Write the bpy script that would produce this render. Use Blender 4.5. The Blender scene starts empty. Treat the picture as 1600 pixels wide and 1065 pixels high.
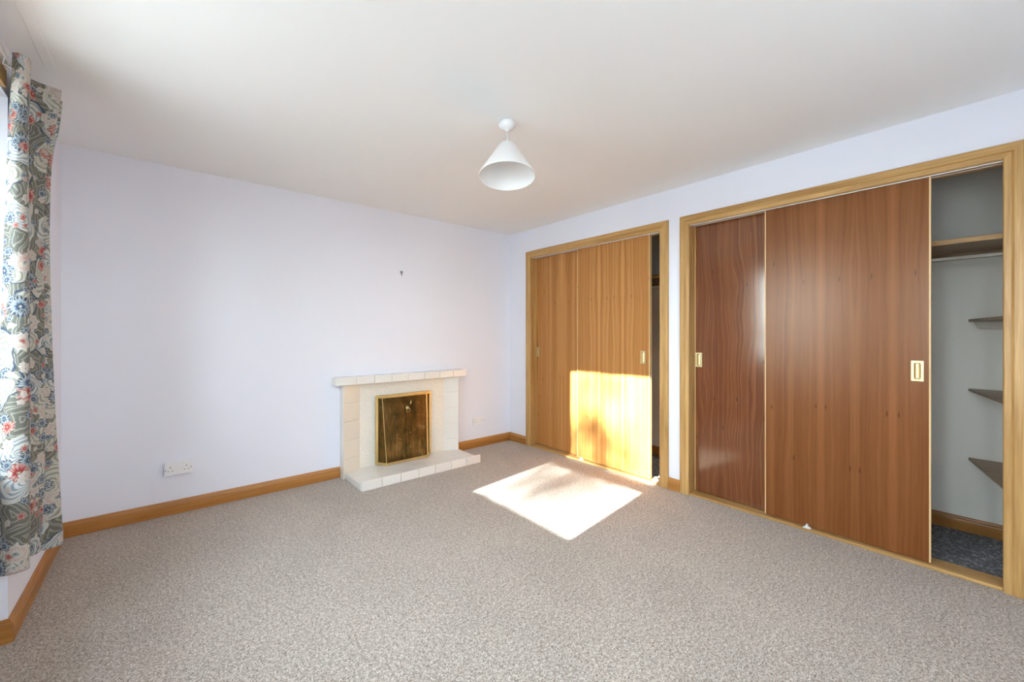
import bpy, bmesh, math, random
from mathutils import Vector, Matrix
random.seed(7)
sc = bpy.context.scene
COL = sc.collection

# ------------------------------------------------------------------ camera, world, sun, exposure
CAM = Vector((-3.087, -3.668, 1.244))
YAW = math.radians(40.359)
cam = bpy.data.cameras.new('camera'); cam.sensor_width = 36; cam.lens = 14.3235
cam.shift_y = -(532.5 - 521.3) / 1600; cam.clip_start = 0.02
co = bpy.data.objects.new('camera', cam); COL.objects.link(co)
co.location = CAM; co.rotation_euler = (math.radians(90), 0, -YAW)
sc.camera = co

SUN_DIR = Vector((1.0, 0.125, -0.33)).normalized()          # the way the light travels
world = bpy.data.worlds.new('world'); sc.world = world; world.use_nodes = True
wn = world.node_tree
bg = wn.nodes['Background']; bg.inputs[1].default_value = 11.0
tcw = wn.nodes.new('ShaderNodeTexCoord'); sepw = wn.nodes.new('ShaderNodeSeparateXYZ'); rmp = wn.nodes.new('ShaderNodeValToRGB')
wn.links.new(tcw.outputs['Generated'], sepw.inputs[0]); wn.links.new(sepw.outputs[2], rmp.inputs[0]); wn.links.new(rmp.outputs[0], bg.inputs[0])
e0, e1 = rmp.color_ramp.elements                              # thin bright haze: pale at the horizon, bluer overhead
e0.position = 0.0; e0.color = (0.84, 0.935, 1.0, 1); e1.position = 0.9; e1.color = (0.62, 0.78, 1.0, 1)
sl = bpy.data.lights.new('sun', 'SUN'); sl.energy = 26.0; sl.angle = 0.0093; sl.color = (0.97, 0.99, 0.97)
so = bpy.data.objects.new('sun', sl); COL.objects.link(so)
so.rotation_euler = SUN_DIR.to_track_quat('-Z', 'Y').to_euler(); so.location = (-8, -3, 6)
pl = bpy.data.lights.new('window_portal', 'AREA'); pl.shape = 'RECTANGLE'; pl.size = 1.22; pl.size_y = 1.42
pl.cycles.is_portal = True
po = bpy.data.objects.new('window_portal', pl); COL.objects.link(po)
po.location = (-3.90, -1.84, 1.50); po.rotation_euler = Vector((1, 0, 0)).to_track_quat('-Z', 'Z').to_euler()
pl2 = bpy.data.lights.new('added_window_portal', 'AREA'); pl2.shape = 'RECTANGLE'; pl2.size = 1.13; pl2.size_y = 1.35; pl2.cycles.is_portal = True
po2 = bpy.data.objects.new('added_window_portal', pl2); COL.objects.link(po2)
po2.location = (-3.90, -3.685, 1.475); po2.rotation_euler = Vector((1, 0, 0)).to_track_quat('-Z', 'Z').to_euler()
pl3 = bpy.data.lights.new('added_rear_portal', 'AREA'); pl3.shape = 'RECTANGLE'; pl3.size = 0.9; pl3.size_y = 0.95; pl3.cycles.is_portal = True
po3 = bpy.data.objects.new('added_rear_portal', pl3); COL.objects.link(po3)
po3.location = (-1.80, -4.72, 1.675); po3.rotation_euler = Vector((0, 1, 0)).to_track_quat('-Z', 'Z').to_euler()
vs = sc.view_settings; vs.view_transform = 'Standard'; vs.look = 'None'; vs.gamma = 1.0; vs.use_curve_mapping = False
vs.exposure = 1.27
sc.cycles.diffuse_bounces = 10; sc.cycles.max_bounces = 14; sc.cycles.glossy_bounces = 4
sc.cycles.transparent_max_bounces = 12; sc.cycles.caustics_reflective = False; sc.cycles.caustics_refractive = False

# ------------------------------------------------------------------ node helpers
class G:
    def __init__(s, name):
        s.m = bpy.data.materials.new(name); s.m.use_nodes = True; s.t = s.m.node_tree
        s.b = s.t.nodes['Principled BSDF']
    def n(s, typ, ins=None, **props):
        nd = s.t.nodes.new('ShaderNode' + typ)
        for k, v in props.items(): setattr(nd, k, v)
        for k, v in (ins or {}).items(): s.put(nd.inputs[k], v)
        return nd
    def put(s, sock, v):
        if isinstance(v, bpy.types.NodeSocket): s.t.links.new(v, sock)
        else: sock.default_value = v
    def M(s, op, a, b=0.0, c=0.0, clamp=False):
        nd = s.t.nodes.new('ShaderNodeMath'); nd.operation = op; nd.use_clamp = clamp
        for i, v in enumerate((a, b, c)): s.put(nd.inputs[i], v)
        return nd.outputs[0]
    def noise(s, vec, scale, detail=2.0, rough=0.5, dist=0.0, dim='3D'):
        nd = s.n('TexNoise', {'Vector': vec, 'Scale': scale, 'Detail': detail, 'Roughness': rough, 'Distortion': dist}, noise_dimensions=dim)
        return nd.outputs[0]
    def mapping(s, vec, scale=(1, 1, 1), loc=(0, 0, 0)):
        return s.n('Mapping', {'Vector': vec, 'Scale': scale, 'Location': loc}).outputs[0]
    def coord(s, kind='Object'): return s.n('TexCoord').outputs[kind]
    def mix(s, f, a, b, blend='MIX'):
        nd = s.t.nodes.new('ShaderNodeMix'); nd.data_type = 'RGBA'; nd.blend_type = blend
        c4 = lambda v: v if isinstance(v, bpy.types.NodeSocket) or len(v) == 4 else (*v, 1)
        s.put(nd.inputs[0], f); s.put(nd.inputs[6], c4(a)); s.put(nd.inputs[7], c4(b))
        return nd.outputs[2]
    def ramp(s, f, stops, interp='LINEAR'):
        nd = s.t.nodes.new('ShaderNodeValToRGB'); nd.color_ramp.interpolation = interp
        e = nd.color_ramp.elements
        while len(e) < len(stops): e.new(0.5)
        for el, (p, c) in zip(e, stops): el.position = p; el.color = (*c, 1)
        s.put(nd.inputs[0], f); return nd.outputs[0]
    def step(s, x, lo, hi):
        nd = s.n('MapRange', {'Value': x, 'From Min': lo, 'From Max': hi}, interpolation_type='SMOOTHSTEP'); return nd.outputs[0]
    def bump(s, h, strength, dist=0.002):
        s.put(s.b.inputs['Normal'], s.n('Bump', {'Height': h, 'Strength': strength, 'Distance': dist}).outputs[0])
    def set(s, **kw):
        for k, v in kw.items():
            k = {'col': 'Base Color', 'rough': 'Roughness', 'metal': 'Metallic', 'spec': 'Specular IOR Level', 'coat': 'Coat Weight', 'coatr': 'Coat Roughness', 'sheen': 'Sheen Weight'}.get(k, k)
            if k == 'Base Color' and not isinstance(v, bpy.types.NodeSocket) and len(v) == 3: v = (*v, 1)
            s.put(s.b.inputs[k], v)
        return s.m

def m_paint(name, c, rough=0.75, bump=0.05):
    g = G(name); v = g.coord()
    f = g.noise(v, 1.2, 3); col = g.mix(f, tuple(x * 0.985 for x in c), tuple(min(1, x * 1.015) for x in c))
    g.bump(g.noise(v, 220, 2), bump, 0.001)
    return g.set(col=col, rough=rough, spec=0.25)

def m_plain(name, c, rough=0.5, metal=0.0, vary=0.05, spec=0.5):
    g = G(name); v = g.coord()
    col = g.mix(g.noise(v, 14, 3), tuple(x * (1 - vary) for x in c), tuple(min(1, x * (1 + vary)) for x in c))
    return g.set(col=col, rough=rough, metal=metal, spec=spec)

def m_carpet(name, dark, mid, light, scale):
    g = G(name); v = g.coord()
    n1 = g.noise(v, scale, 3.0, 0.65, 0.6); n2 = g.noise(v, scale * 0.42, 2.0, 0.5, 0.4)
    s = g.M('ADD', g.M('MULTIPLY', n1, 0.72), g.M('MULTIPLY', n2, 0.28))
    col = g.ramp(s, [(0.36, dark), (0.50, mid), (0.62, light)])
    low = g.noise(v, 1.7, 3.0, 0.55, 0.8)
    col = g.mix(1.0, col, g.ramp(low, [(0.35, (0.90, 0.90, 0.90)), (0.65, (1, 1, 1))]), 'MULTIPLY')
    g.bump(g.M('ADD', n1, g.M('MULTIPLY', g.noise(v, scale * 0.25, 2), 0.6)), 0.55, 0.006)
    return g.set(col=col, rough=0.95, spec=0.08, sheen=0.25)

def m_wood(name, dark, light, axis=2, rough=0.38, band=26.0, fine=260.0, stretch=0.045, coat=0.0, contrast=1.0):
    """timber with its grain along one axis of the object"""
    g = G(name); v = g.coord()
    rnd = g.n('ObjectInfo').outputs['Random']
    v = g.n('VectorMath', {0: v, 1: g.n('CombineXYZ', {0: g.M('MULTIPLY', rnd, 7.0), 1: g.M('MULTIPLY', rnd, 13.0), 2: g.M('MULTIPLY', rnd, 5.0)}).outputs[0]}, operation='ADD').outputs[0]
    sc3 = [1.0, 1.0, 1.0]; sc3[axis] = stretch
    mv = g.mapping(v, tuple(sc3))
    lo = g.noise(mv, band * 0.5, 3.0, 0.55, 1.2)
    ring = g.noise(mv, band * 2.4, 2.0, 0.5, 0.7)
    sc3[axis] = stretch * 0.5
    fi = g.noise(g.mapping(v, tuple(sc3)), fine, 2.0, 0.6)
    s = g.M('ADD', g.M('ADD', g.M('MULTIPLY', lo, 0.45), g.M('MULTIPLY', ring, 0.33)), g.M('MULTIPLY', fi, 0.22))
    w = 0.15 / contrast
    col = g.ramp(s, [(0.5 - w, dark), (0.5, tuple((a + b) / 2 for a, b in zip(dark, light))), (0.5 + w, light)])
    g.bump(fi, 0.06, 0.001)
    return g.set(col=col, rough=rough, spec=0.4, coat=coat, coatr=0.2)

def m_veneer(name, dark, mid, light, seams, wavy=1.0, rough=0.26, seam_gain=0.25, flip=0.0, spec=0.3, fq=1.0):
    """book-matched veneer leaves: grain up the door, mirrored about each seam (object y)"""
    g = G(name); v = g.coord(); xyz = g.n('SeparateXYZ', {0: v}); y, z = xyz.outputs[1], xyz.outputs[2]
    u = None
    for s0 in seams:
        d = g.M('ABSOLUTE', g.M('SUBTRACT', y, s0))
        u = d if u is None else g.M('MINIMUM', u, d)
    lowv = g.n('CombineXYZ', {0: g.M('MULTIPLY', u, 3.2), 1: g.M('MULTIPLY', z, 0.75), 2: flip}).outputs[0]
    low = g.M('SUBTRACT', g.noise(lowv, 1.0, 2.0, 0.5), 0.5)
    midv = g.n('CombineXYZ', {0: g.M('MULTIPLY', u, 9.0), 1: g.M('MULTIPLY', z, 2.4), 2: flip + 3}).outputs[0]
    md = g.M('SUBTRACT', g.noise(midv, 1.0, 2.0, 0.5), 0.5)
    uu = g.M('ADD', u, g.M('ADD', g.M('MULTIPLY', low, 0.16 * wavy), g.M('MULTIPLY', md, 0.035 * wavy)))
    b1 = g.noise(g.n('CombineXYZ', {0: g.M('MULTIPLY', uu, 16.0 * fq), 1: g.M('MULTIPLY', z, 0.12), 2: flip + 9}).outputs[0], 1.0, 2.0, 0.55)
    b2 = g.noise(g.n('CombineXYZ', {0: g.M('MULTIPLY', uu, 62.0 * fq), 1: g.M('MULTIPLY', z, 0.35), 2: flip + 5}).outputs[0], 1.0, 2.0, 0.6)
    b3 = g.noise(g.n('CombineXYZ', {0: g.M('MULTIPLY', uu, 330.0), 1: g.M('MULTIPLY', z, 5.0), 2: flip}).outputs[0], 1.0, 2.0, 0.6)
    s = g.M('ADD', g.M('ADD', g.M('MULTIPLY', b1, 0.40), g.M('MULTIPLY', b2, 0.38)), g.M('MULTIPLY', b3, 0.22))
    col = g.ramp(s, [(0.33, dark), (0.5, mid), (0.66, light)])
    pale = g.step(u, 0.028, 0.004)
    col = g.mix(g.M('MULTIPLY', pale, seam_gain), col, tuple(min(1, x * 1.5) for x in light))
    # pin knots
    kp = g.n('CombineXYZ', {0: g.M('MULTIPLY', u, 6.0), 1: g.M('MULTIPLY', z, 1.5), 2: 0.0}).outputs[0]
    vo = g.n('TexVoronoi', {'Vector': kp, 'Scale': 1.0}, voronoi_dimensions='2D').outputs['Distance']
    col = g.mix(g.M('MULTIPLY', g.step(vo, 0.035, 0.015), 0.55), col, tuple(x * 0.3 for x in dark))
    g.bump(b3, 0.03, 0.001)
    g.b.inputs['Specular Tint'].default_value = (1.0, 0.88, 0.76, 1)
    return g.set(col=col, rough=rough, spec=spec)

def m_tile(name, c, mottle=0.0, rough=0.16):
    g = G(name); v = g.coord()
    rnd = g.n('ObjectInfo').outputs['Random']
    f = g.noise(v, 6.0, 3.0)
    col = g.mix(f, tuple(x * 0.95 for x in c), tuple(min(1, x * 1.04) for x in c))
    col = g.mix(1.0, col, g.ramp(rnd, [(0, (0.95, 0.95, 0.95)), (1, (1, 1, 1))]), 'MULTIPLY')
    if mottle:
        mo = g.noise(v, 130.0, 3.0, 0.6)
        col = g.mix(g.M('MULTIPLY', g.step(mo, 0.42, 0.62), mottle), col, tuple(min(1, x * 1.25) for x in c))
        g.bump(mo, 0.25, 0.002)
    else:
        g.bump(g.noise(v, 9.0, 2), 0.05, 0.004)
    return g.set(col=col, rough=rough, spec=0.5)

def m_brass(name, c=(0.92, 0.70, 0.32), rough=0.36):
    g = G(name); v = g.coord()
    n = g.noise(v, 22.0, 4.0, 0.6)
    return g.set(col=g.mix(n, tuple(x * 0.72 for x in c), c), rough=g.M('ADD', g.M('MULTIPLY', n, 0.18), rough - 0.09), metal=1.0)

def m_screen(name):
    """sheet brass with specks; room reflections painted in as vertical streaks"""
    g = G(name); v = g.coord()
    a = g.noise(g.mapping(v, (16, 1, 2.4)), 1.6, 3.0, 0.6, 0.8)
    b = g.noise(v, 9.0, 4.0, 0.65, 0.6)
    s = g.M('ADD', g.M('MULTIPLY', a, 0.6), g.M('MULTIPLY', b, 0.4))
    col = g.ramp(s, [(0.33, (0.040, 0.034, 0.013)), (0.45, (0.11, 0.075, 0.020)), (0.54, (0.20, 0.105, 0.030)), (0.64, (0.24, 0.165, 0.06)), (0.74, (0.34, 0.23, 0.14))])  # olive, brown and tan streaks paint the reflected room into the colour
    sp = g.n('TexVoronoi', {'Vector': v, 'Scale': 26.0}).outputs
    spk = g.M('MULTIPLY', g.step(sp['Distance'], 0.11, 0.05), g.step(g.n('SeparateXYZ', {0: sp['Color']}).outputs[0], 0.80, 0.84))
    col = g.mix(spk, col, (0.85, 0.78, 0.6))
    g.bump(b, 0.15, 0.004)
    return g.set(col=col, rough=g.M('ADD', 0.12, g.M('MULTIPLY', b, 0.25)), metal=0.85)

def m_glass(name):
    g = G(name); t = g.t
    tr = t.nodes.new('ShaderNodeBsdfTransparent'); tr.inputs[0].default_value = (0.96, 0.98, 0.97, 1)
    gl = t.nodes.new('ShaderNodeBsdfGlossy'); gl.inputs['Roughness'].default_value = 0.02
    lw = t.nodes.new('ShaderNodeLayerWeight'); lw.inputs[0].default_value = 0.5
    frs = g.M('ADD', 0.04, g.M('MULTIPLY', g.M('POWER', lw.outputs['Facing'], 5.0), 0.9))
    mx = t.nodes.new('ShaderNodeMixShader')
    t.links.new(frs, mx.inputs[0]); t.links.new(tr.outputs[0], mx.inputs[1]); t.links.new(gl.outputs[0], mx.inputs[2])
    t.links.new(mx.outputs[0], t.nodes['Material Output'].inputs[0]); return g.m

def m_curtain(name):
    """printed floral cotton; UV is in metres of unfolded cloth"""
    g = G(name); uv = g.coord('UV')
    wob = g.n('TexNoise', {'Vector': uv, 'Scale': 16.0, 'Detail': 2.0}).outputs['Color']
    uvw = g.n('VectorMath', {0: uv, 1: g.n('VectorMath', {0: wob, 3: 0.035}, operation='SCALE').outputs[0]}, operation='ADD').outputs[0]
    col = g.mix(g.noise(uv, 420.0, 2.0), (0.135, 0.135, 0.113), (0.21, 0.207, 0.175))
    def cell(scale, off, src=uvw, rnd=0.85):
        p = g.mapping(src, (scale, scale, 1), (off, off * 0.7, 0))
        vo = g.n('TexVoronoi', {'Vector': p, 'Scale': 1.0, 'Randomness': rnd}, voronoi_dimensions='2D')
        loc = g.n('VectorMath', {0: p, 1: vo.outputs['Position']}, operation='SUBTRACT').outputs[0]
        h = g.n('SeparateXYZ', {0: vo.outputs['Color']})
        lx = g.n('SeparateXYZ', {0: loc})
        a = g.M('ARCTAN2', lx.outputs[1], lx.outputs[0])
        a = g.M('ADD', a, g.M('MULTIPLY', h.outputs[2], 6.28))
        return vo.outputs['Distance'], a, h.outputs[0], h.outputs[1], h.outputs[2], lx
    # trailing scrolls
    ed = g.n('TexVoronoi', {'Vector': g.mapping(uvw, (14, 10, 1)), 'Scale': 1.0}, voronoi_dimensions='2D', feature='DISTANCE_TO_EDGE').outputs[0]
    wv = g.M('SINE', g.M('MULTIPLY', ed, 34.0))
    col = g.mix(g.M('MULTIPLY', g.step(wv, 0.55, 0.85), 0.6), col, (0.50, 0.49, 0.42))
    # large pale hatched leaves
    d, a, h1, h2, h3, lx = cell(6.6, 3.1)
    rr = g.M('DIVIDE', d, g.M('ADD', 1.0, g.M('MULTIPLY', g.M('COSINE', g.M('MULTIPLY', a, 2.0)), 0.42)))
    inside = g.step(rr, 0.47, 0.44)
    hatch = g.step(g.M('SINE', g.M('ADD', g.M('MULTIPLY', rr, 62.0), g.M('MULTIPLY', a, 5.0))), 0.1, 0.6)
    leaf = g.mix(hatch, (0.62, 0.61, 0.53), (0.33, 0.33, 0.29))
    leaf = g.mix(g.step(h1, 0.55, 0.6), leaf, g.mix(hatch, (0.66, 0.66, 0.62), (0.27, 0.33, 0.38)))
    leaf = g.mix(g.step(rr, 0.40, 0.43), leaf, g.mix(g.step(h2, 0.5, 0.52), (0.05, 0.08, 0.14), (0.72, 0.70, 0.62)))
    col = g.mix(inside, col, leaf)
    # ringed, petalled flowers in two sizes
    for scale, off, nn, size, thr, pals in (
            (10.0, 7.7, 9.0, 0.40, 0.40, 0), (17.0, 1.9, 6.0, 0.38, 0.55, 1), (27.0, 5.2, 5.0, 0.32, 0.64, 0)):
        d, a, h1, h2, h3, lx = cell(scale, off, rnd=0.95)
        rr = g.M('DIVIDE', d, g.M('ADD', 1.0, g.M('MULTIPLY', g.M('COSINE', g.M('MULTIPLY', a, nn)), 0.13)))
        q = g.M('DIVIDE', rr, size)
        pet = g.step(g.M('COSINE', g.M('MULTIPLY', a, nn * 2)), -0.3, 0.5)
        blue = g.ramp(q, [(0.0, (0.75, 0.74, 0.66)), (0.16, (0.03, 0.05, 0.10)), (0.34, (0.09, 0.15, 0.23)), (0.62, (0.32, 0.39, 0.45)), (0.80, (0.03, 0.055, 0.11)), (1.0, (0.06, 0.09, 0.14))])
        red = g.ramp(q, [(0.0, (0.70, 0.62, 0.45)), (0.2, (0.30, 0.02, 0.03)), (0.45, (0.46, 0.09, 0.07)), (0.72, (0.56, 0.26, 0.21)), (0.88, (0.28, 0.02, 0.03)), (1.0, (0.60, 0.50, 0.42))])
        pale = g.ramp(q, [(0.0, (0.12, 0.16, 0.22)), (0.25, (0.68, 0.66, 0.58)), (0.6, (0.58, 0.40, 0.36)), (0.8, (0.72, 0.70, 0.64)), (1.0, (0.22, 0.22, 0.2))])
        fl = g.mix(g.step(h2, 0.40, 0.42), blue, pale)
        fl = g.mix(g.step(h2, 0.76, 0.78), fl, red)
        fl = g.mix(g.M('MULTIPLY', g.M('MULTIPLY', pet, g.step(q, 0.35, 0.5)), 0.45), fl, (0.70, 0.69, 0.62))
        mask = g.M('MULTIPLY', g.step(q, 1.0, 0.94), g.step(h1, thr, thr + 0.02))
        col = g.mix(mask, col, fl)
    col = g.mix(1.0, col, (0.80, 0.80, 0.78), 'MULTIPLY')
    weave = g.noise(g.mapping(uv, (1500, 1500, 1)), 1.0, 1.0)
    g.bump(weave, 0.05, 0.0005)
    m = g.set(col=col, rough=0.62, spec=0.3, sheen=0.15)
    tl = g.t.nodes.new('ShaderNodeBsdfTranslucent'); g.put(tl.inputs[0], col)
    mx = g.t.nodes.new('ShaderNodeMixShader'); mx.inputs[0].default_value = 0.12
    g.t.links.new(g.b.outputs[0], mx.inputs[1]); g.t.links.new(tl.outputs[0], mx.inputs[2])
    g.t.links.new(mx.outputs[0], g.t.nodes['Material Output'].inputs[0])
    return m

M_WALL = m_paint('lavender_white_paint', (0.79, 0.80, 0.865))
M_CEIL = m_paint('white_ceiling_paint', (0.85, 0.86, 0.855), 0.9)
M_CLOS = m_paint('closet_white_paint', (0.90, 0.87, 0.80), 0.85)
M_CARPET = m_carpet('beige_twist_carpet', (0.12, 0.086, 0.062), (0.385, 0.315, 0.248), (0.70, 0.615, 0.525), 200.0)
M_DARKCARPET = m_carpet('charcoal_carpet', (0.010, 0.010, 0.013), (0.045, 0.042, 0.048), (0.36, 0.34, 0.36), 75.0)
CD, CL = (0.36, 0.185, 0.052), (0.60, 0.365, 0.135)
M_CASE = {a: m_wood('honey_timber_%s' % 'xyz'[a], CD, CL, a, contrast=1.25) for a in (0, 1, 2)}
M_SKIRT = {a: m_wood('skirting_timber_%s' % 'xyz'[a], (0.30, 0.115, 0.022), (0.50, 0.225, 0.055), a) for a in (0, 1)}
M_SHELF = m_wood('shelf_timber', (0.20, 0.12, 0.06), (0.36, 0.24, 0.13), 1)
M_LIP = m_wood('pale_lipping', (0.55, 0.33, 0.13), (0.80, 0.56, 0.28), 2)
M_BRASS = m_brass('polished_brass'); M_PALEBRASS = m_brass('satin_brass', (0.74, 0.60, 0.33), 0.42)
M_SCREEN = m_screen('brass_painted_reflection')
M_TILE = m_tile('cream_glazed_tile', (0.80, 0.745, 0.63)); M_TILEW = m_tile('ivory_glazed_tile', (0.80, 0.77, 0.71))
M_MOTTLE = m_tile('mottled_cream_tile', (0.73, 0.69, 0.60), 0.5, 0.25)
M_GROUT = m_plain('grout', (0.55, 0.50, 0.42), 0.9)
M_WHITE = m_plain('white_plastic', (0.82, 0.82, 0.82), 0.35, vary=0.01)
M_SHADE = m_plain('white_shade', (0.84, 0.83, 0.81), 0.7, vary=0.01)
M_BLACK = m_plain('black_metal', (0.02, 0.02, 0.02), 0.5)
M_STEEL = m_plain('pale_steel', (0.90, 0.86, 0.76), 0.35, 0.15)
M_GLASS = m_glass('window_glass')
M_CURT = m_curtain('floral_print_cotton')
M_LINING = m_plain('curtain_lining', (0.78, 0.76, 0.70), 0.8)
M_PAVE = m_plain('grey_paving', (0.27, 0.27, 0.26), 0.9, vary=0.4)
M_BARK = m_plain('bark', (0.10, 0.075, 0.05), 0.9, vary=0.3); M_LEAF = m_plain('leaf', (0.06, 0.10, 0.03), 0.7, vary=0.3)
M_RENDER = m_plain('outside_render', (0.6, 0.58, 0.54), 0.9)

# ------------------------------------------------------------------ object helpers
def wloc(o):
    p = Vector((0, 0, 0))
    while o is not None: p += o.location; o = o.parent
    return p
def put(name, verts, faces, mat, parent=None, origin=None, smooth=False, bevel=0.0, seg=2, uvs=None):
    """one mesh object from world-space vertices"""
    vs_ = [Vector(v) for v in verts]
    if origin is None:
        lo = [min(v[i] for v in vs_) for i in range(3)]; hi = [max(v[i] for v in vs_) for i in range(3)]
        origin = Vector(((lo[0] + hi[0]) / 2, (lo[1] + hi[1]) / 2, lo[2]))
    origin = Vector(origin)
    me = bpy.data.meshes.new(name); me.from_pydata([v - origin for v in vs_], [], faces)
    if uvs:
        ul = me.uv_layers.new(name='UVMap')
        for lp in me.loops: ul.data[lp.index].uv = uvs[lp.vertex_index]
    bm = bmesh.new(); bm.from_mesh(me); bmesh.ops.recalc_face_normals(bm, faces=bm.faces); bm.to_mesh(me); bm.free()
    for p in me.polygons: p.use_smooth = smooth
    mats = mat if isinstance(mat, (list, tuple)) else [mat]
    for m in mats: me.materials.append(m)
    o = bpy.data.objects.new(name, me); COL.objects.link(o)
    if parent is not None: o.parent = parent; o.location = origin - wloc(parent)
    else: o.location = origin
    if bevel:
        b = o.modifiers.new('bevel', 'BEVEL'); b.width = bevel; b.segments = seg; b.limit_method = 'ANGLE'; b.angle_limit = math.radians(40)
        if seg > 1:
            for p in me.polygons: p.use_smooth = True
            b.harden_normals = True
    return o
BF = [(0, 3, 2, 1), (4, 5, 6, 7), (0, 1, 5, 4), (1, 2, 6, 5), (2, 3, 7, 6), (3, 0, 4, 7)]
def boxv(a, b):
    x0, y0, z0 = (min(p, q) for p, q in zip(a, b)); x1, y1, z1 = (max(p, q) for p, q in zip(a, b))
    return [(x0, y0, z0), (x1, y0, z0), (x1, y1, z0), (x0, y1, z0), (x0, y0, z1), (x1, y0, z1), (x1, y1, z1), (x0, y1, z1)]
def box(name, a, b, mat, parent=None, bevel=0.0, **k): return put(name, boxv(a, b), BF, mat, parent, bevel=bevel, **k)
def boxes(name, lst, mat, parent=None, **k):
    V, F = [], []
    for a, b in lst:
        n = len(V); V += boxv(a, b); F += [tuple(i + n for i in f) for f in BF]
    return put(name, V, F, mat, parent, **k)
def prism(name, plan, z0, z1, mat, parent=None, **k):
    n = len(plan); V = [(x, y, z0) for x, y in plan] + [(x, y, z1) for x, y in plan]
    F = [tuple(range(n))[::-1], tuple(range(n, 2 * n))] + [(i, (i + 1) % n, n + (i + 1) % n, n + i) for i in range(n)]
    return put(name, V, F, mat, parent, **k)
def loft(name, rings, mat, parent=None, closed=True, caps=True, **k):
    n = len(rings[0]); V = [p for r in rings for p in r]; F = []
    for i in range(len(rings) - 1):
        for j in range(n if closed else n - 1):
            F.append((i * n + j, i * n + (j + 1) % n, (i + 1) * n + (j + 1) % n, (i + 1) * n + j))
    if caps and closed: F += [tuple(range(n))[::-1], tuple((len(rings) - 1) * n + j for j in range(n))]
    return put(name, V, F, mat, parent, **k)
def lathe(name, c, prof, mat, parent=None, n=40, M=None, caps=False, **k):
    rings = []
    for r, z in prof:
        ring = [Vector((r * math.cos(2 * math.pi * j / n), r * math.sin(2 * math.pi * j / n), z)) for j in range(n)]
        rings.append([Vector(c) + ((M @ p) if M else p) for p in ring])
    return loft(name, rings, mat, parent, caps=caps, smooth=True, **k)
def tube(name, pts, r, mat, parent=None, n=10, **k):
    pts = [Vector(p) for p in pts]; rings = []
    for i, p in enumerate(pts):
        t = (pts[min(i + 1, len(pts) - 1)] - pts[max(i - 1, 0)]).normalized()
        up = Vector((0, 0, 1)) if abs(t.z) < 0.9 else Vector((1, 0, 0))
        a = t.cross(up).normalized(); b = t.cross(a)
        rr = r[i] if isinstance(r, (list, tuple)) else r
        rings.append([p + a * rr * math.cos(2 * math.pi * j / n) + b * rr * math.sin(2 * math.pi * j / n) for j in range(n)])
    return loft(name, rings, mat, parent, smooth=True, **k)
def tag(o, label, cat, group=None, kind=None):
    o['label'] = label; o['category'] = cat
    if group: o['group'] = group
    if kind: o['kind'] = kind
    return o
def thing(name, loc, label, cat, group=None):
    o = bpy.data.objects.new(name, None); COL.objects.link(o); o.location = loc; o.empty_display_size = 0.1
    return tag(o, label, cat, group)
def struct(o, label=None, cat=None):
    o['kind'] = 'structure'
    if label: o['label'] = label
    if cat: o['category'] = cat
    return o

# ------------------------------------------------------------------ the room shell
H = 2.40; XL = -3.574; YF = -4.40; WT = 0.11; XC = 0.75
W1A, W1B, W2A, W2B, ZH = -0.364, -1.913, -2.157, -3.705, 2.085      # wardrobe openings
OPA, OPB, XG, W3A, W3B = -1.09, -2.62, -3.84, -3.12, -4.25                                   # window recess
struct(boxes('floor', [((XL - 0.27, YF, -0.12), (0.0, 0.0, 0.0))], M_CARPET), 'beige flecked twist pile carpet across the whole room', 'carpet')
struct(box('ceiling', (XL - 0.35, YF - 0.30, H), (XC + 0.12, 0.15, H + 0.12), M_CEIL), 'plain white plastered ceiling', 'ceiling')
struct(box('wall_back', (XL - 0.35, 0.0, -0.12), (XC + 0.12, 0.15, H), M_WALL), 'pale lavender white wall behind the tiled fireplace', 'wall')
struct(boxes('wall_right', [((0, 0, -0.12), (WT, W1A + 0.02, H)), ((0, W1A + 0.02, ZH + 0.02), (WT, W2B - 0.02, H)),
    ((0, W1B - 0.02, -0.12), (WT, W2A + 0.02, ZH + 0.02)), ((0, W2B - 0.02, -0.12), (WT, YF, H))], M_WALL), 'pale lavender white wall around the two wardrobes', 'wall')
struct(boxes('wall_left', [((XL - 0.35, 0, -0.12), (XL, OPA, H)), ((XL - 0.35, OPA, 2.20), (XL, OPB, H)), ((XL - 0.35, OPB, -0.12), (XL, W3A, H)), ((XL - 0.35, W3B, -0.12), (XL, YF, H)), ((XL - 0.35, W3A, -0.12), (XL, W3B, 0.8)), ((XL - 0.35, W3A, 2.15), (XL, W3B, H)),
    ((XL - 0.35, OPA, -0.12), (XG + 0.03, OPB, 0.72)), ((XL - 0.35, OPA, 2.19), (XG + 0.03, OPB, 2.20))], M_WALL), 'pale wall with window recess behind the floral curtain', 'wall')
FWA, FWB, FZ_A, FZ_B = -2.25, -1.35, 1.20, 2.15
struct(boxes('wall_front', [((XL - 0.35, YF - 0.30, -0.12), (FWA, YF, H)), ((FWB, YF - 0.30, -0.12), (XC + 0.12, YF, H)), ((FWA, YF - 0.30, -0.12), (FWB, YF, FZ_A)), ((FWA, YF - 0.30, FZ_B), (FWB, YF, H))], M_WALL), 'pale wall behind the viewer', 'wall')
struct(boxes('wall_closet', [((XC, 0, -0.12), (XC + 0.12, YF, H)), ((WT, -2.06, -0.02), (XC, -1.99, H)), ((WT, -3.92, -0.02), (XC, -3.86, H)), ((WT, 0.0, -0.02), (XC, -0.10, H))], M_CLOS),
       'greyish white painted lining inside the built-in wardrobes', 'wall')
struct(box('floor_closet', (0.0, -0.10, -0.12), (XC, -3.86, 0.004), M_DARKCARPET), 'charcoal flecked carpet inside the wardrobes', 'carpet')
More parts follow.
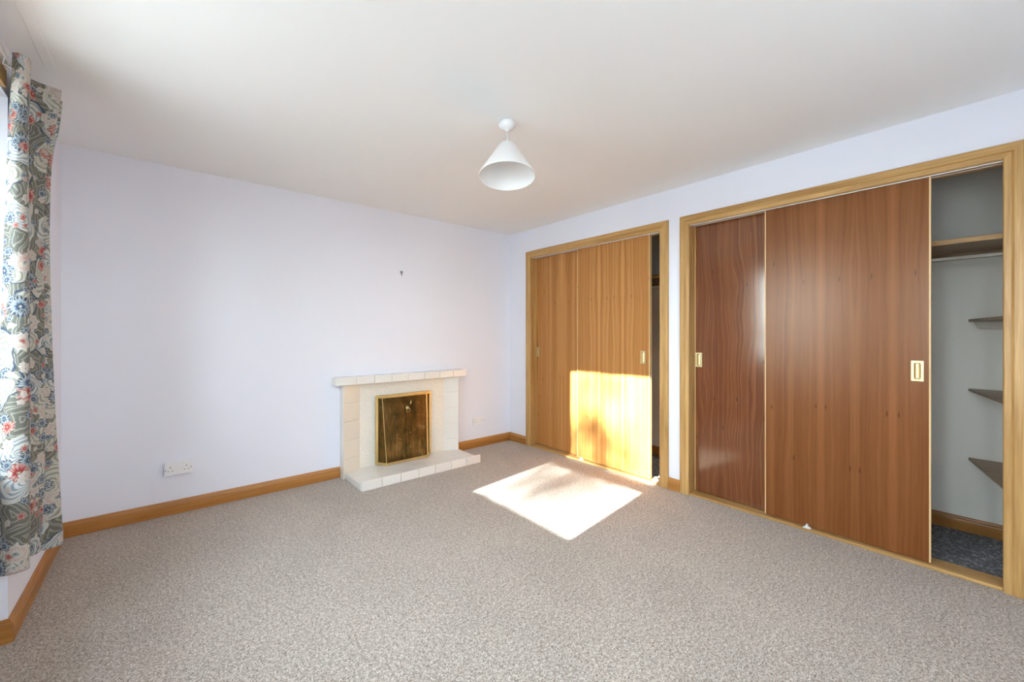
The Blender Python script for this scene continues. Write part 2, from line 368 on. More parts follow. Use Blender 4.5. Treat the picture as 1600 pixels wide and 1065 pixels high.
struct(box('trim_3', (-3.487, YF, H - 0.004), (-3.452, -1.03, H), M_CEIL, bevel=0.003), 'faint raised plaster ridge on ceiling near the curtain', 'trim')

BP = [(0, 0), (.018, 0), (.018, .060), (.0165, .063), (.018, .066), (.016, .074), (.011, .081), (.009, .088), (.005, .092), (0, .092)]
def skirting(name, p0, p1, nrm, m0=0, m1=0):
    """p0->p1 at the wall foot; nrm: into the room; m0/m1: mitre (+1 outside, -1 inside corner)"""
    p0, p1, nrm = Vector((*p0, 0)), Vector((*p1, 0)), Vector((*nrm, 0)); d = (p1 - p0).normalized()
    A = [p0 + nrm * t - d * t * m0 + Vector((0, 0, z)) for t, z in BP]
    B = [p1 + nrm * t + d * t * m1 + Vector((0, 0, z)) for t, z in BP]
    ax = 0 if abs(d.x) > 0.5 else 1
    return struct(loft(name, [A, B], M_SKIRT[ax]))
skirting('baseboard_back', (XL, 0), (-1.936, 0), (0, -1), m0=-1)['label'] = 'orange-brown timber skirting left of the fireplace'
skirting('baseboard_back_right', (-0.773, 0), (0, 0), (0, -1), m1=-1)['label'] = 'orange-brown timber skirting between fireplace and wardrobe'
skirting('baseboard_right', (0, 0), (0, W1A + 0.072), (-1, 0), m0=-1)['label'] = 'short timber skirting in the corner by the wardrobe'
skirting('baseboard_right_middle', (0, W1B - 0.072), (0, W2A + 0.072), (-1, 0))['label'] = 'short timber skirting between the two wardrobe frames'
skirting('baseboard_right_end', (0, W2B - 0.072), (0, YF), (-1, 0))['label'] = 'timber skirting past the nearer wardrobe'
skirting('baseboard_left', (XL, 0), (XL, OPA), (1, 0), m0=-1, m1=1)['label'] = 'timber skirting below the floral curtain'
skirting('baseboard_left_return', (XL, OPA), (XG + 0.03, OPA), (0, -1), m0=1)['label'] = 'timber skirting turning into the window recess'
skirting('baseboard_left_end', (XL, OPB), (XL, YF), (1, 0))['label'] = 'timber skirting beyond the window recess'
skirting('baseboard_closet', (XC, -3.86), (XC, -2.06), (-1, 0))['label'] = 'timber skirting inside the nearer wardrobe'
skirting('baseboard_closet_far', (XC, -1.99), (XC, -0.10), (-1, 0))['label'] = 'timber skirting inside the wardrobe by the fireplace'

# ------------------------------------------------------------------ wardrobe casings
CP = [(0, 0), (0, .013), (.004, .017), (.024, .018), (.029, .0155), (.034, .021), (.064, .021), (.070, .018), (.073, .014), (.073, 0)]
def casing(name, ya, yb, label):
    t = struct(bpy.data.objects.new(name, None), label, 'door frame'); COL.objects.link(t); t.location = (0, (ya + yb) / 2, 0)
    for y0, s in ((ya, 1), (yb, -1)):
        loft('side_casing', [[(-d, y0 + s * w, 0) for w, d in CP], [(-d, y0 + s * w, ZH + w) for w, d in CP]], M_CASE[2], t)
    loft('head_casing', [[(-d, ya + w, ZH + w) for w, d in CP], [(-d, yb - w, ZH + w) for w, d in CP]], M_CASE[1], t)
    box('jamb_liner', (0.0, ya, 0), (WT + 0.012, ya + 0.02, ZH + 0.02), M_CASE[2], t)
    box('jamb_liner', (0.0, yb, 0), (WT + 0.012, yb - 0.02, ZH + 0.02), M_CASE[2], t)
    box('head_liner', (0.0, ya, ZH), (WT + 0.012, yb, ZH + 0.02), M_CASE[1], t)
    box('threshold', (-0.006, ya, 0), (WT + 0.012, yb, 0.017), M_CASE[1], t, bevel=0.003)
    boxes('door_track', [((0.010, ya, ZH - 0.005), (0.013, yb, ZH)), ((0.061, ya, ZH - 0.003), (0.063, yb, ZH))], M_WHITE, t)
    return t
casing('trim_1', W1A, W1B, 'honey timber frame around the wardrobe near the fireplace')
casing('trim_2', W2A, W2B, 'honey timber frame around the large wardrobe with dark doors')

# ------------------------------------------------------------------ sliding doors
def flush_pull(parent, x, yc, zc):
    w, h, p = 0.0245, 0.055, 0.0045
    def rr(hw, hh, r, X, n=5):
        out = []
        for cx, cy, a0 in ((hw - r, hh - r, 0), (-hw + r, hh - r, 90), (-hw + r, -hh + r, 180), (hw - r, -hh + r, 270)):
            for i in range(n):
                a = math.radians(a0 + 90 * i / (n - 1)); out.append(Vector((X, yc + cx + r * math.cos(a), zc + cy + r * math.sin(a))))
        return out
    o = loft('flush_pull', [rr(w, h, .002, x), rr(w, h, .002, x - p), rr(.0135, .0435, .006, x - p), rr(.0125, .0425, .006, x - 0.0005)], M_PALEBRASS, parent, caps=False)
    V, F, n = [], [], 8
    for i in range(n + 1):
        a = -1 + 2 * i / n
        for zz in (-.0425, .0425): V.append((x - 0.0006 - 0.0030 * (1 - a * a), yc + a * .0095, zc + zz * 0.94))
    for i in range(n): F.append((2 * i, 2 * i + 1, 2 * i + 3, 2 * i + 2))
    put('finger_grip', V, F, M_BRASS, o, smooth=True)
    V, F = [], []
    for sy in (-1, 1):
        for sz in (-1, 1):
            c = len(V); V += [(x - p - .0006, yc + sy * .019 + .0022 * math.cos(k), zc + sz * .0495 + .0022 * math.sin(k)) for k in [j * math.pi / 4 for j in range(8)]]; F.append(tuple(range(c, c + 8)))
    put('screw_heads', V, F, M_BRASS, o)
def sliding_door(x, ya, yb, mat, pull_y, label, group=None, zb=0.024, zt=2.080):
    th = 0.034
    t = thing('sliding_door', (x + th / 2, (ya + yb) / 2, zb), label, 'door', 'sliding wardrobe doors')
    box('panel', (x, ya - 0.007, zb), (x + th, yb + 0.007, zt), mat, t)
    box('edge_strip', (x - 0.0008, ya, zb), (x + th, ya - 0.007, zt), M_LIP, t)
    box('edge_strip', (x - 0.0008, yb, zb), (x + th, yb + 0.007, zt), M_LIP, t)
    flush_pull(t, x, pull_y, 1.043)
    return t
GA, GB, GC = (0.30, 0.115, 0.026), (0.43, 0.190, 0.054), (0.56, 0.29, 0.10)
RA, RB, RC = (0.085, 0.022, 0.007), (0.165, 0.052, 0.017), (0.26, 0.098, 0.035)
V1 = m_veneer('golden_veneer_a', GA, GB, GC, (-0.02,), 0.7, 0.30, 0.22, 0.0)
V2 = m_veneer('golden_veneer_b', GA, GB, GC, (0.13, -0.13), 0.45, 0.30, 0.15, 4.0)
V3 = m_veneer('red_brown_veneer_a', RA, RB, RC, (0.42,), 1.25, 0.15, 0.0, 8.0, 0.62, 1.7); V3.node_tree.nodes['Principled BSDF'].inputs['Coat Weight'].default_value = 0.45; V3.node_tree.nodes['Principled BSDF'].inputs['Coat Roughness'].default_value = 0.10
V4 = m_veneer('red_brown_veneer_b', (0.130, 0.039, 0.010), (0.20, 0.068, 0.019), (0.265, 0.103, 0.033), (0.084, -0.246), 0.5, 0.27, 0.20, 12.0, 0.30)
sliding_door(0.070, W1A - 0.004, -1.105, V1, -0.400, 'golden veneer sliding wardrobe door nearest the fireplace, behind its neighbour')
sliding_door(0.020, -1.010, -1.803, V2, -1.742, 'golden veneer sliding wardrobe door with the sun patch across its lower half')
sliding_door(0.070, W2A - 0.006, -2.760, V3, -2.197, 'dark red-brown sliding wardrobe door with wavy grain, half hidden behind the wide one')
sliding_door(0.020, -2.669, -3.459, V4, -3.408, 'wide red-brown sliding wardrobe door with pale centre seam beside the open shelves')
def door_guide(x, y, label, s=1.0):
    V, F = [], []
    prof = [(-.022, 0), (.022, 0), (.016, .006), (.007, .010), (.003, .024), (-.003, .024), (-.007, .010), (-.016, .006)]
    rings = [[(x + dx, y + a * s, 0.0172 + b * s) for a, b in prof] for dx in (-.013, .009)]
    tag(loft('door_guide', rings, M_WHITE), label, 'door guide', 'white plastic door guides')
door_guide(0.006, -1.075, 'small white plastic guide at the foot of the sunlit golden door')
door_guide(0.006, -2.912, 'small white plastic guide at the foot of the wide red-brown door')
door_guide(0.045, -1.845, 'white plastic guide in the gap beside the sunlit golden door', 1.2)

# ------------------------------------------------------------------ inside the wardrobes
def upper_shelf(ya, yb, label):
    t = thing('wardrobe_shelf', (0.52, (ya + yb) / 2, 1.752), label, 'shelf', 'upper wardrobe shelves')
    box('board', (0.29, ya, 1.752), (XC, yb, 1.772), M_SHELF, t)
    box('front_edge', (0.276, ya, 1.748), (0.29, yb, 1.776), M_CASE[1], t, bevel=0.002)
    box('wall_batten', (XC - 0.018, ya, 1.712), (XC, yb, 1.752), M_SHELF, t)
upper_shelf(-2.06, -3.86, 'brown upper shelf across the open end of the nearer wardrobe')
upper_shelf(-0.10, -1.99, 'upper shelf glimpsed through the gap of the golden wardrobe')
def rail(ya, yb, label):
    t = thing('hanging_rail', (0.46, (ya + yb) / 2, 1.68), label, 'rail', 'wardrobe hanging rails')
    tube('rod', [(0.46, ya - 0.004, 1.69), (0.46, yb + 0.004, 1.69)], 0.0095, M_STEEL, t)
    for y in (ya - 0.004, yb + 0.004):
        s = 1 if y > (ya + yb) / 2 else -1
        loft('end_socket', [[(0.46 + .022 * math.cos(k * .5236), y + s * 0.004, 1.69 + .022 * math.sin(k * .5236)) for k in range(12)],
                            [(0.46 + .016 * math.cos(k * .5236), y - s * 0.012, 1.69 + .016 * math.sin(k * .5236)) for k in range(12)]], M_STEEL, t)
rail(-2.06, -3.86, 'thin steel hanging rail below the upper shelf of the nearer wardrobe')
rail(-0.10, -1.99, 'thin steel hanging rail inside the golden wardrobe')
for z, lab in ((1.335, 'topmost of three small side shelves in the open wardrobe, on wire bracket'), (0.902, 'middle of three small side shelves in the open wardrobe'), (0.470, 'lowest of three small side shelves in the open wardrobe')):
    t = thing('side_shelf', (0.42, -3.79, z - 0.016), lab, 'shelf', 'side shelves in the open wardrobe')
    prism('board', [(XC, -3.574), (0.11, -3.716), (0.11, -3.86), (XC, -3.86)], z - 0.016, z, M_SHELF, t, bevel=0.002)
    if z > 1: tube('wire_bracket', [(XC - 0.03, -3.60, z - 0.018), (XC - 0.05, -3.615, z - 0.055), (XC - 0.06, -3.72, z - 0.058), (XC - 0.06, -3.862, z - 0.060)], 0.003, M_STEEL, t, n=6)

# ------------------------------------------------------------------ tiled fireplace
fp = thing('fireplace', (-1.354, -0.06, 0), 'low cream tiled fireplace surround with mantel and hearth on back wall', 'fireplace')
XA, XB, ZM = -1.934, -0.775, 0.808
def column(plan_out, plan_in, mat, lab):
    (xo, yo), (xi, yi) = plan_out, plan_in
    c = prism('column', [(xo, 0), (xo, yo), (xi, yi), (xi, 0)], 0.0, ZM, M_TILEW, fp); c['label'] = lab
    d = Vector((xi - xo, yi - yo, 0)); L = d.length; d.normalize(); nrm = Vector((d.y, -d.x, 0))
    if nrm.y > 0: nrm = -nrm
    z = 0.808
    while z > 0.02:
        z1 = max(z - 0.1605, 0.0)
        a = Vector((xo, yo, 0)) + d * 0.0005; b = Vector((xo, yo, 0)) + d * (L - 0.001)
        V = [(*(a + nrm * t).xy, zz) for zz in (z1 + 0.0012, z - 0.0012) for t in (-.002, .005)]
        V2 = [(*(b + nrm * t).xy, zz) for zz in (z1 + 0.0012, z - 0.0012) for t in (-.002, .005)]
        vv = [V[0], V2[0], V2[1], V[1], V[2], V2[2], V2[3], V[3]]
        put('tile', vv, BF, mat, c, bevel=0.0025)
        z = z1
column((XA, -0.095), (-1.775, -0.025), M_TILE, 'left column of cream tiles, splayed outward')
column((XB, -0.092), (-0.910, -0.020), M_TILEW, 'right column of ivory tiles, splayed outward')
box('centre_panel', (-1.776, -0.024, 0.0), (-0.909, 0.0, ZM), M_MOTTLE, fp)['label'] = 'mottled cream centre panel around the fire opening'
mt = box('mantel_shelf', (-1.997, -0.125, ZM), (-0.708, 0.0, 0.868), M_GROUT, fp)
xs = [-2.002, -1.839, -1.679, -1.519, -1.358, -1.189, -1.020, -0.864, -0.703]
for x0, x1 in zip(xs, xs[1:]):
    box('tile', (x0 + .001, -0.136, ZM - 0.001), (x1 - .001, -0.124, 0.874), M_TILEW, mt, bevel=0.003)
    box('top_tile', (x0 + .001, -0.1235, 0.866), (x1 - .001, 0.0, 0.873), M_TILEW, mt, bevel=0.0015)
box('end_tile', (-2.003, -0.1235, ZM), (-1.996, 0.0, 0.8655), M_TILEW, mt, bevel=0.0015)
box('end_tile', (-0.702, -0.1235, ZM), (-0.709, 0.0, 0.8655), M_TILEW, mt, bevel=0.0015)
he = box('hearth', (-1.905, -0.452, 0.0), (-0.772, -0.094, 0.045), M_GROUT, fp)
prism('hearth_back', [(-1.905, -0.094), (-1.775, -0.030), (-0.91, -0.026), (-0.779, -0.094)], 0.0, 0.0495, M_TILEW, he)
for i in range(7):
    x0, x1 = -1.912 + i * 0.164, -1.912 + (i + 1) * 0.164
    box('kerb_tile', (x0 + .001, -0.466, 0.0), (x1 - .001, -0.450, 0.077), M_TILEW, he, bevel=0.005)
    for y0, y1 in ((-0.449, -0.272), (-0.271, -0.094)):
        box('top_tile', (x0 + .0006, y0, 0.040), (min(x1 - .0006, -0.772), y1, 0.050), M_TILEW, he, bevel=0.0012)
for y0, y1 in ((-0.449, -0.272), (-0.271, -0.096)):
    box('side_tile', (-1.914, y0, 0.0), (-1.904, y1, 0.052), M_TILEW, he, bevel=0.004)

# fire screen: brass frame against the panel, three canted panels leaning back
fs = thing('fire_screen', (-1.352, -0.09, 0.05), 'canted brass fire screen with ring pull standing on the hearth', 'fire screen')
def beam(name, p, q, w, d, parent, mat=M_BRASS, side=None, bevel=0.002):
    p, q = Vector(p), Vector(q); t = (q - p).normalized(); a = (Vector(side) if side else Vector((0, -1, 0)))
    a = (a - t * a.dot(t)).normalized(); b = t.cross(a)
    R = lambda c: [c + a * sa * d / 2 + b * sb * w / 2 for sa, sb in ((-1, -1), (1, -1), (1, 1), (-1, 1))]
    return loft(name, [R(p), R(q)], mat, parent, bevel=bevel)
FX0, FX1, FZ0, FZ1 = -1.632, -1.076, 0.0505, 0.680
of = beam('side_frame', (FX0 + .009, -0.040, FZ0), (FX0 + .009, -0.040, FZ1 - .016), 0.020, 0.030, fs)
beam('side_frame', (FX1 - .009, -0.040, FZ0), (FX1 - .009, -0.040, FZ1 - .016), 0.020, 0.030, fs)
beam('top_frame', (FX0, -0.040, FZ1 - .012), (FX1, -0.040, FZ1 - .012), 0.022, 0.034, fs)
BL, BR, TL, TR = (-1.566, -0.124, FZ0 + .002), (-1.152, -0.124, FZ0 + .002), (-1.580, -0.060, FZ1 - .026), (-1.128, -0.060, FZ1 - .026)
WL0, WL1, WR0, WR1 = (FX0 + .019, -0.050, FZ0 + .002), (FX0 + .019, -0.044, FZ1 - .026), (FX1 - .019, -0.050, FZ0 + .002), (FX1 - .019, -0.044, FZ1 - .026)
def slab(name, a, b, c, d, th, mat, parent):
    a, b, c, d = map(Vector, (a, b, c, d)); n = (b - a).cross(d - a).normalized() * th
    return put(name, [a, b, c, d, a + n, b + n, c + n, d + n], BF, mat, parent)
cp = slab('centre_panel', BL, BR, TR, TL, -0.002, M_SCREEN, fs); cp['label'] = 'brown brass sheet with room reflections painted in'
slab('wing_panel', WL0, BL, TL, WL1, -0.002, M_SCREEN, fs); slab('wing_panel', BR, WR0, WR1, TR, -0.002, M_SCREEN, fs)
up = Vector((0, 0, .011)); fo = Vector((0, -.004, 0))
beam('bottom_rail', Vector(BL) + up + fo, Vector(BR) + up + fo, 0.022, 0.010, fs)
beam('bottom_rail', Vector(WL0) + up + fo, Vector(BL) + up + fo, 0.022, 0.010, fs, side=(-.6, -.6, 0))
beam('bottom_rail', Vector(BR) + up + fo, Vector(WR0) + up + fo, 0.022, 0.010, fs, side=(.6, -.6, 0))
beam('top_rail', Vector(TL) + Vector((-.02, -.006, .004)), Vector(TR) + Vector((.02, -.006, .004)), 0.010, 0.012, fs)
beam('corner_bead', Vector(BL) + fo, Vector(TL) + fo, 0.005, 0.005, fs, bevel=0.001); beam('corner_bead', Vector(BR) + fo, Vector(TR) + fo, 0.012, 0.006, fs, bevel=0.001)
kc = Vector((-1.338, -0.070, 0.542)); RX = Matrix.Rotation(math.radians(90), 3, 'X')
kn = lathe('knob', kc, [(.0, -.012), (.017, -.012), (.019, -.006), (.014, -.001), (.017, .004), (.016, .009), (.010, .012), (.006, .010), (.005, .014), (0, .015)], M_PALEBRASS, fs, n=24, M=RX)
ring = [kc + Vector((.004 + .018 * math.cos(k * math.pi / 10), -.012, -.020 + .018 * math.sin(k * math.pi / 10))) for k in range(21)]
tube('ring_pull', ring, .0028, M_PALEBRASS, kn, n=8)
tube('latch_tab', [kc + Vector((.034, -.002, .030)), kc + Vector((.040, .002, .066))], .006, M_BRASS, fs, n=8)

# ------------------------------------------------------------------ double sockets and the picture hook
def socket(xc, zc, label, depth):
    t = thing('wall_socket', (xc, 0, zc - 0.043), label, 'socket', 'white double wall sockets')
    w, h = 0.150, 0.090
    if depth > 0.02: box('back_box', (xc - w / 2 + .002, 0, zc - h / 2 + .002), (xc + w / 2 - .002, -depth + .008, zc + h / 2 - .002), M_WHITE, t, bevel=0.002)
    p = box('face_plate', (xc - w / 2, -depth + .009, zc - h / 2), (xc + w / 2, -depth, zc + h / 2), M_WHITE, t, bevel=0.003)
    for s in (-1, 1):
        cx = xc + s * 0.043
        for n_, dx, dz, a, b in (('earth_slot', 0, .010, .0045, .008), ('pin_slot', -.011, -.014, .0065, .0038), ('pin_slot', .011, -.014, .0065, .0038)):
            box(n_, (cx + dx - a / 2, -depth - .0004, zc + dz - b / 2), (cx + dx + a / 2, -depth + .002, zc + dz + b / 2), M_BLACK, p)
        sx = cx - .026 if s < 0 else cx + .026
        box('switch_rocker', (sx - .0055, -depth - .0035, zc + .0), (sx + .0055, -depth + .001, zc + .020), M_WHITE, p, bevel=0.001)
        box('switch_mark', (sx - .003, -depth - .0010, zc - .007), (sx + .003, -depth + .001, zc - .002), M_BLACK, p)
socket(-3.020, 0.318, 'white double socket on wall left of the fireplace', 0.032)
socket(-0.462, 0.290, 'white double socket on wall right of the fireplace', 0.010)
hk = thing('picture_hook', (-1.365, 0, 1.805), 'small black picture hook on wall above the fireplace', 'hook')
hx, hz = -1.365, 1.823
beam('plate', (hx - .008, -.003, hz + .017), (hx + .010, -.003, hz + .017), .006, .005, hk, M_BLACK, bevel=0.0008)
tube('wire', [(hx - .008, -.004, hz + .016), (hx - .004, -.008, hz), (hx, -.014, hz - .018), (hx + .003, -.018, hz - .014)], .0028, M_BLACK, hk, n=8)
tube('wire', [(hx + .010, -.004, hz + .016), (hx + .007, -.007, hz + .004)], .0028, M_BLACK, hk, n=8)

# ------------------------------------------------------------------ pendant lamp
PC = Vector((-1.668, -1.957, H))
pn = thing('pendant_lamp', PC, 'white cone shade pendant lamp hanging from the ceiling centre', 'lamp')
lathe('ceiling_rose', PC, [(.0, -.0001), (.040, -.0001), (.046, -.010), (.047, -.020), (.042, -.032), (.030, -.041), (.013, -.045), (.012, -.052), (0, -.053)], M_WHITE, pn)
TILT = Matrix.Rotation(math.radians(8), 3, Vector((math.cos(YAW), -math.sin(YAW), 0)))
TILT = Matrix.Rotation(math.radians(-8), 3, Vector((math.cos(YAW), -math.sin(YAW), 0)))
top = PC + Vector((0, 0, -0.130))
tube('cord', [PC + Vector((0, 0, -.05)), top + Vector((0, 0, .01)), top + TILT @ Vector((0, 0, -.04))], .0035, M_WHITE, pn, n=10)
sh = lathe('shade', top, [(.036, .004), (.038, .006), (.041, .003), (.152, -.176), (.154, -.180), (.152, -.183), (.148, -.180), (.149, -.176), (.036, -.001), (.036, .004)], M_SHADE, pn, n=64, M=TILT)
lathe('lamp_holder', top, [(0, -.004), (.012, -.004), (.015, -.02), (.016, -.034), (.013, -.040), (0, -.040)], M_WHITE, pn, n=24, M=TILT)
for k in range(3):
    a = k * 2 * math.pi / 3 + 0.4
    tube('shade_spoke', [top + TILT @ Vector((.012 * math.cos(a), .012 * math.sin(a), -.012)), top + TILT @ Vector((.040 * math.cos(a), .040 * math.sin(a), -.004))], .0016, M_WHITE, sh, n=6)

# ------------------------------------------------------------------ window in the recess
wd = struct(bpy.data.objects.new('window_1', None), 'timber framed window with transom in the left wall', 'window'); COL.objects.link(wd); wd.location = (XG, -1.84, 0.80)
x0, x1 = XG - 0.03, XG + 0.03; SA, SB, Z0, Z1, ZT0, ZT1 = -1.332, -2.348, 0.855, 2.157, 1.188, 1.25
box('side_frame', (x0, OPA, 0.72), (x1, SA, 2.19), M_CASE[2], wd); box('side_frame', (x0, SB, 0.72), (x1, OPB, 2.19), M_CASE[2], wd)
box('sill_rail', (x0, SA, 0.72), (x1, SB, Z0), M_CASE[1], wd); box('head_rail', (x0, SA, Z1), (x1, SB, 2.19), M_CASE[1], wd)
box('transom', (x0, SA, ZT0), (x1, SB, ZT1), M_CASE[1], wd)
box('sash_stile', (XG - .015, SA, ZT1), (XG + .02, SA - .035, Z1), M_CASE[2], wd)
for za, zb in ((Z0, ZT0), (ZT1, Z1)): box('pane', (XG - .004, SA, za), (XG, SB, zb), M_GLASS, wd)
box('window_board', (XG + .03, OPA, 0.715), (XL - 0.012, OPB, 0.735), M_CASE[1], wd, bevel=0.004)
box('head_casing', (XL, OPA - 0.11, 2.195), (XL + 0.018, OPB - 0.04, 2.262), M_CASE[1], wd, bevel=0.003)

wd = struct(bpy.data.objects.new('added_window_2', None), 'added unseen timber framed window in the left wall beside the viewer', 'window'); COL.objects.link(wd); wd.location = (XG, (W3A + W3B) / 2, 0.8)  # unseen window added to bring skylight to the near side and wardrobe
for ya_, yb_ in ((W3A, W3A - .06), (W3B + .06, W3B)): box('side_frame', (x0, ya_, 0.8), (x1, yb_, 2.15), M_CASE[2], wd)
for za_, zb_ in ((0.8, 0.86), (2.09, 2.15)): box('cross_rail', (x0, W3A - .06, za_), (x1, W3B + .06, zb_), M_CASE[1], wd)
box('pane', (XG - .004, W3A - .06, 0.86), (XG, W3B + .06, 2.09), M_GLASS, wd)
box('window_board', (XG + .03, W3A, 0.8), (XL + 0.03, W3B, 0.82), M_CASE[1], wd, bevel=0.004)

wd = struct(bpy.data.objects.new('added_window_3', None), 'added unseen timber framed window in the wall behind the viewer', 'window'); COL.objects.link(wd); wd.location = ((FWA + FWB) / 2, YF - 0.2, FZ_A)  # unseen window added behind the camera to brighten the back wall
ya_, yb_ = YF - 0.14, YF - 0.20
for xa_, xb_ in ((FWA, FWA + .06), (FWB - .06, FWB)): box('side_frame', (xa_, ya_, FZ_A), (xb_, yb_, FZ_B), M_CASE[2], wd)
for za_, zb_ in ((FZ_A, FZ_A + .06), (FZ_B - .06, FZ_B)): box('cross_rail', (FWA + .06, ya_, za_), (FWB - .06, yb_, zb_), M_CASE[0], wd)
box('pane', (FWA + .06, YF - .168, FZ_A + .06), (FWB - .06, YF - .172, FZ_B - .06), M_GLASS, wd)

# ------------------------------------------------------------------ curtain and its track
tr = thing('curtain_track', (-3.545, -1.9, 2.27), 'white plastic curtain track above the window head', 'curtain track')
boxes('rail', [((-3.563, -1.235, 2.268), (-3.543, -2.75, 2.278)), ((-3.563, -1.235, 2.278), (-3.559, -2.75, 2.294)), ((-3.547, -1.235, 2.278), (-3.543, -2.75, 2.294)), ((-3.563, -1.235, 2.290), (-3.543, -2.75, 2.296))], M_WHITE, tr)
box('end_stop', (-3.566, -1.228, 2.262), (-3.541, -1.245, 2.300), M_WHITE, tr, bevel=0.002)
for y in (-1.30, -2.0, -2.7): box('bracket', (XL, y - .012, 2.272), (-3.562, y + .012, 2.300), M_WHITE, tr, bevel=0.002)

def xat(px, y):
    """x of the point seen at picture column px, in the vertical plane y"""
    t = (px - 800) / 636.6; sy, cy = math.sin(YAW), math.cos(YAW)
    return CAM.x + (y - CAM.y) * (sy + t * cy) / (cy - t * sy)
# fold lines: (depth y, column at each height)
ZR = [2.300, 2.16, 2.02, 1.70, 1.30, 0.90, 0.55, 0.30]
FOLD = [
    ([-1.28, -1.27, -1.27, -1.26, -1.25, -1.25, -1.25, -1.25], [20, 17, 13, 8, 2, -3, -8, -10], [2.303, .331]),
    ([-1.295, -1.29, -1.285, -1.28, -1.275, -1.275, -1.275, -1.275], [33, 31, 28, 26, 24, 22, 20, 20], [2.300, .336]),
    ([-1.26, -1.25, -1.24, -1.24, -1.24, -1.24, -1.24, -1.24], [47, 46, 44, 45, 46, 47, 47, 46], [2.294, .333]),
    (None, [-3.552] * 8, [2.290, .320]),
    ([-1.06, -1.05, -1.05, -1.04, -1.03, -1.03, -1.03, -1.03], [60, 57, 53, 53, 54, 55, 55, 52], [2.306, .302]),
    ([-1.02, -1.02, -1.01, -1.00, -0.99, -0.98, -0.98, -0.98], [96, 88, 75, 67, 69, 70, 68, 62], [2.308, .298]),
    (None, [-3.550] * 8, [2.290, .286]),
    ([-0.95, -0.95, -0.94, -0.93, -0.92, -0.92, -0.92, -0.92], [82, 78, 71, 70, 72, 74, 75, 78], [2.298, .276]),
    ([-0.92, -0.92, -0.91, -0.90, -0.89, -0.88, -0.88, -0.88], [96, 90, 80, 76, 79, 85, 93, 98], [2.299, .275]),
    (None, [-3.550] * 8, [2.29, .280]),
]
VY = {3: [-1.15, -1.14, -1.13, -1.12, -1.12, -1.12, -1.12, -1.12], 6: [-.965, -.96, -.95, -.94, -.94, -.94, -.94, -.94], 9: [-.85, -.85, -.85, -.84, -.84, -.84, -.84, -.84]}
def cr(p0, p1, p2, p3, t):
    return 0.5 * ((2 * p1) + (-p0 + p2) * t + (2 * p0 - 5 * p1 + 4 * p2 - p3) * t * t + (-p0 + 3 * p1 - 3 * p2 + p3) * t ** 3)
def interp(arr, f):
    i = min(int(f), len(arr) - 2); t = f - i; g_ = lambda k: arr[max(0, min(len(arr) - 1, k))]
    return cr(g_(i - 1), g_(i), g_(i + 1), g_(i + 2), t)
rows, NS, NR = [], 9, 70
for r in range(NR + 1):
    f = r / NR * (len(ZR) - 1); pts = []
    for k, (ys, cs, zz) in enumerate(FOLD):
        if ys is None: p = Vector((interp(cs, f), interp(VY[k], f), 0))
        else:
            y = interp(ys, f); p = Vector((xat(interp(cs, f), y), y, 0))
        zb = interp(ZR, f); u = r / NR
        p.z = zb + (zz[0] - ZR[0]) * (1 - u) ** 3 + (zz[1] - ZR[-1]) * u ** 3
        p.x = max(p.x, XL + 0.008)
        pts.append(p)
    row = []
    for i in range(len(pts) - 1):
        g_ = lambda k: pts[max(0, min(len(pts) - 1, k))]
        for s in range(NS if i < len(pts) - 2 else NS + 1):
            row.append(cr(g_(i - 1), g_(i), g_(i + 1), g_(i + 2), s / NS))
    for p in row: p.x = max(p.x, XL + 0.006)
    rows.append(row)
n = len(rows[0]); V = [p for r_ in rows for p in r_]; F = []; UV = []
mid = rows[NR // 2]; us = [0.0]
for a, b in zip(mid, mid[1:]): us.append(us[-1] + (b - a).length)
for r_ in rows:
    for j, p in enumerate(r_): UV.append((us[j] * 1.25, p.z))
for i in range(NR):
    for j in range(n - 1): F.append((i * n + j, (i + 1) * n + j, (i + 1) * n + j + 1, i * n + j + 1))
ct = thing('curtain', (-3.50, -1.12, 0.30), 'grey floral print curtain drawn back beside the window', 'curtain')
pc = put('cloth', V, F, M_CURT, ct, smooth=True, uvs=UV)
sf = pc.modifiers.new('solid', 'SOLIDIFY'); sf.thickness = 0.0025; sf.offset = 0
hooks = [rows[0][k * NS] + Vector((0, 0, 0)) for k in (1, 3, 6)]
for p in hooks: tube('curtain_hook', [Vector((-3.543, p.y, 2.270)), Vector((-3.548, p.y, 2.245)), Vector((p.x * .5 - 3.55 * .5, p.y, 2.235))], .002, M_WHITE, ct, n=6)

# ------------------------------------------------------------------ outside: garden and the tree that dapples the sunlight
gz = -0.25
struct(boxes('ground_outside', [((-60, -60, gz - 0.1), (XL - 0.35, 50, gz)), ((XL - 0.35, -60, gz - 0.1), (60, YF - 0.30, gz))], M_PAVE), 'grey paved ground outside the windows', 'paving')

ga = struct(bpy.data.objects.new('sun_block_garage', None), 'added unseen garage block keeping sun off the window beside the viewer', 'sun blocker'); COL.objects.link(ga); ga.location = (-9.5, -6.2, gz)  # unseen block added to keep direct sun out of the side window
box('wall', (-11, -9.0, gz), (-8.0, -3.52, 3.70), M_RENDER, ga)
box('roof_edge', (-11.1, -9.1, 3.70), (-7.94, -3.49, 3.80), M_CLOS, ga)

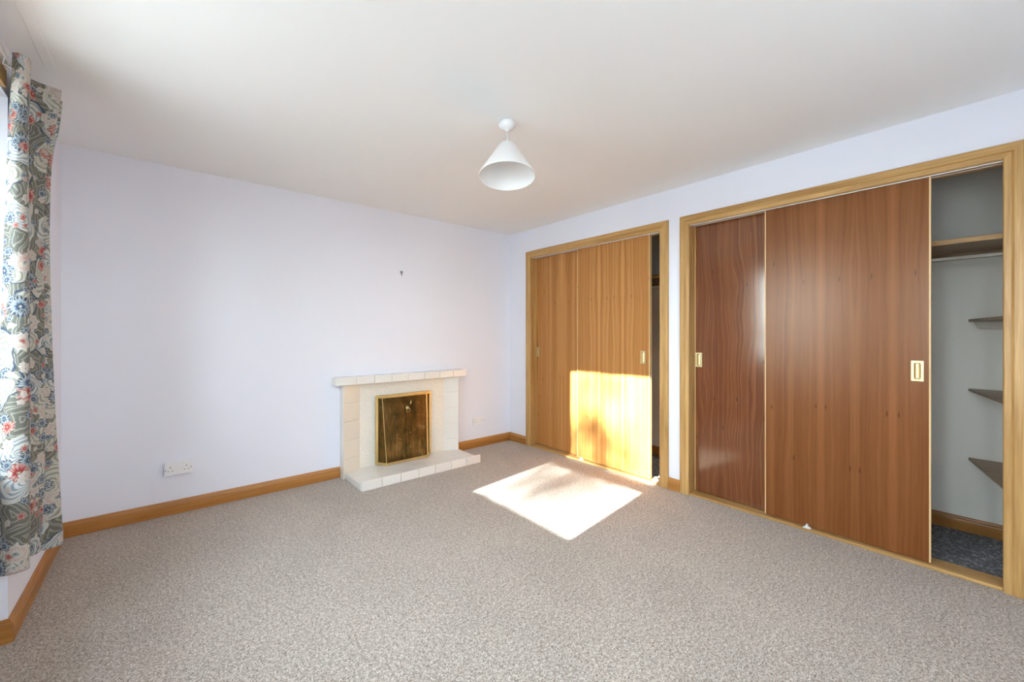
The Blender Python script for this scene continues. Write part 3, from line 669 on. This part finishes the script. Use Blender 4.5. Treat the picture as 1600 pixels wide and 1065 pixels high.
tree = thing('garden_tree', (-22.0, -6.4, gz), 'sparse garden tree outside that dapples the sunlight', 'tree')
rt = random.Random(5)
segs = []
stem = [Vector((-22.0, -6.4, gz)), Vector((-22.1, -6.2, 4.5)), Vector((-22.0, -5.8, 7.6)), Vector((-21.9, -5.5, 10.2))]
for k_ in range(3): segs.append((stem[k_], stem[k_ + 1], .17 - .045 * k_, .125 - .045 * k_))
for y_, z_ in ((-4.07, 8.03), (-3.70, 7.6), (-4.9, 8.3), (-3.2, 8.6), (-2.9, 7.4), (-4.5, 8.9), (-3.8, 9.3), (-7.0, 9.0), (-7.8, 7.8), (-8.0, 6.6)):
    q_ = Vector((-22.0, y_, z_)); st = stem[2].lerp(stem[3], rt.uniform(.35, .95)); m_ = st.lerp(q_, 0.5) + Vector((rt.uniform(-.3, .3), 0, rt.uniform(.2, .5)))
    segs.append((st, m_, 0.03, 0.018)); segs.append((m_, q_, 0.018, 0.007))
def tubes(name, segs, mat, parent, n=5):
    V, F = [], []
    for p, q, r0, r1 in segs:
        t = (q - p).normalized(); a = t.cross(Vector((.3, .2, .9))).normalized(); b = t.cross(a); c = len(V)
        for pt, rr in ((p, r0), (q, r1)): V += [pt + a * rr * math.cos(2 * math.pi * j / n) + b * rr * math.sin(2 * math.pi * j / n) for j in range(n)]
        F += [(c + j, c + (j + 1) % n, c + n + (j + 1) % n, c + n + j) for j in range(n)]
    return put(name, V, F, mat, parent, smooth=True)
tubes('branches', segs, M_BARK, tree)
V, F = [], []
sprays = [(-4.07, 8.03), (-3.70, 7.70), (-3.72, 7.45), (-4.16, 7.57), (-3.95, 7.46), (-4.00, 7.14), (-3.96, 7.05), (-3.80, 7.06), (-4.10, 7.00), (-4.22, 7.12), (-4.16, 7.36), (-3.68, 7.00), (-4.9, 8.3), (-3.2, 8.6), (-2.9, 7.2), (-4.5, 8.9), (-3.8, 9.3)]
for y_, z_ in sprays:
    c0 = Vector((-22.0, y_, z_))
    for j in range(46 if z_ < 7.2 else 60):
        c1 = c0 + Vector((rt.gauss(0, .15), rt.gauss(0, .17), rt.gauss(0, .12))); a = Vector((rt.gauss(0, 1), rt.gauss(0, 1), rt.gauss(0, 1))).normalized(); b = a.cross(Vector((.2, .5, .8))).normalized()
        i0 = len(V); V += [c1 - a * .08, c1 + b * .036, c1 + a * .08, c1 - b * .036]; F.append((i0, i0 + 1, i0 + 2, i0 + 3))
lf = put('foliage', V, F, M_LEAF, tree); lf['kind'] = 'stuff'
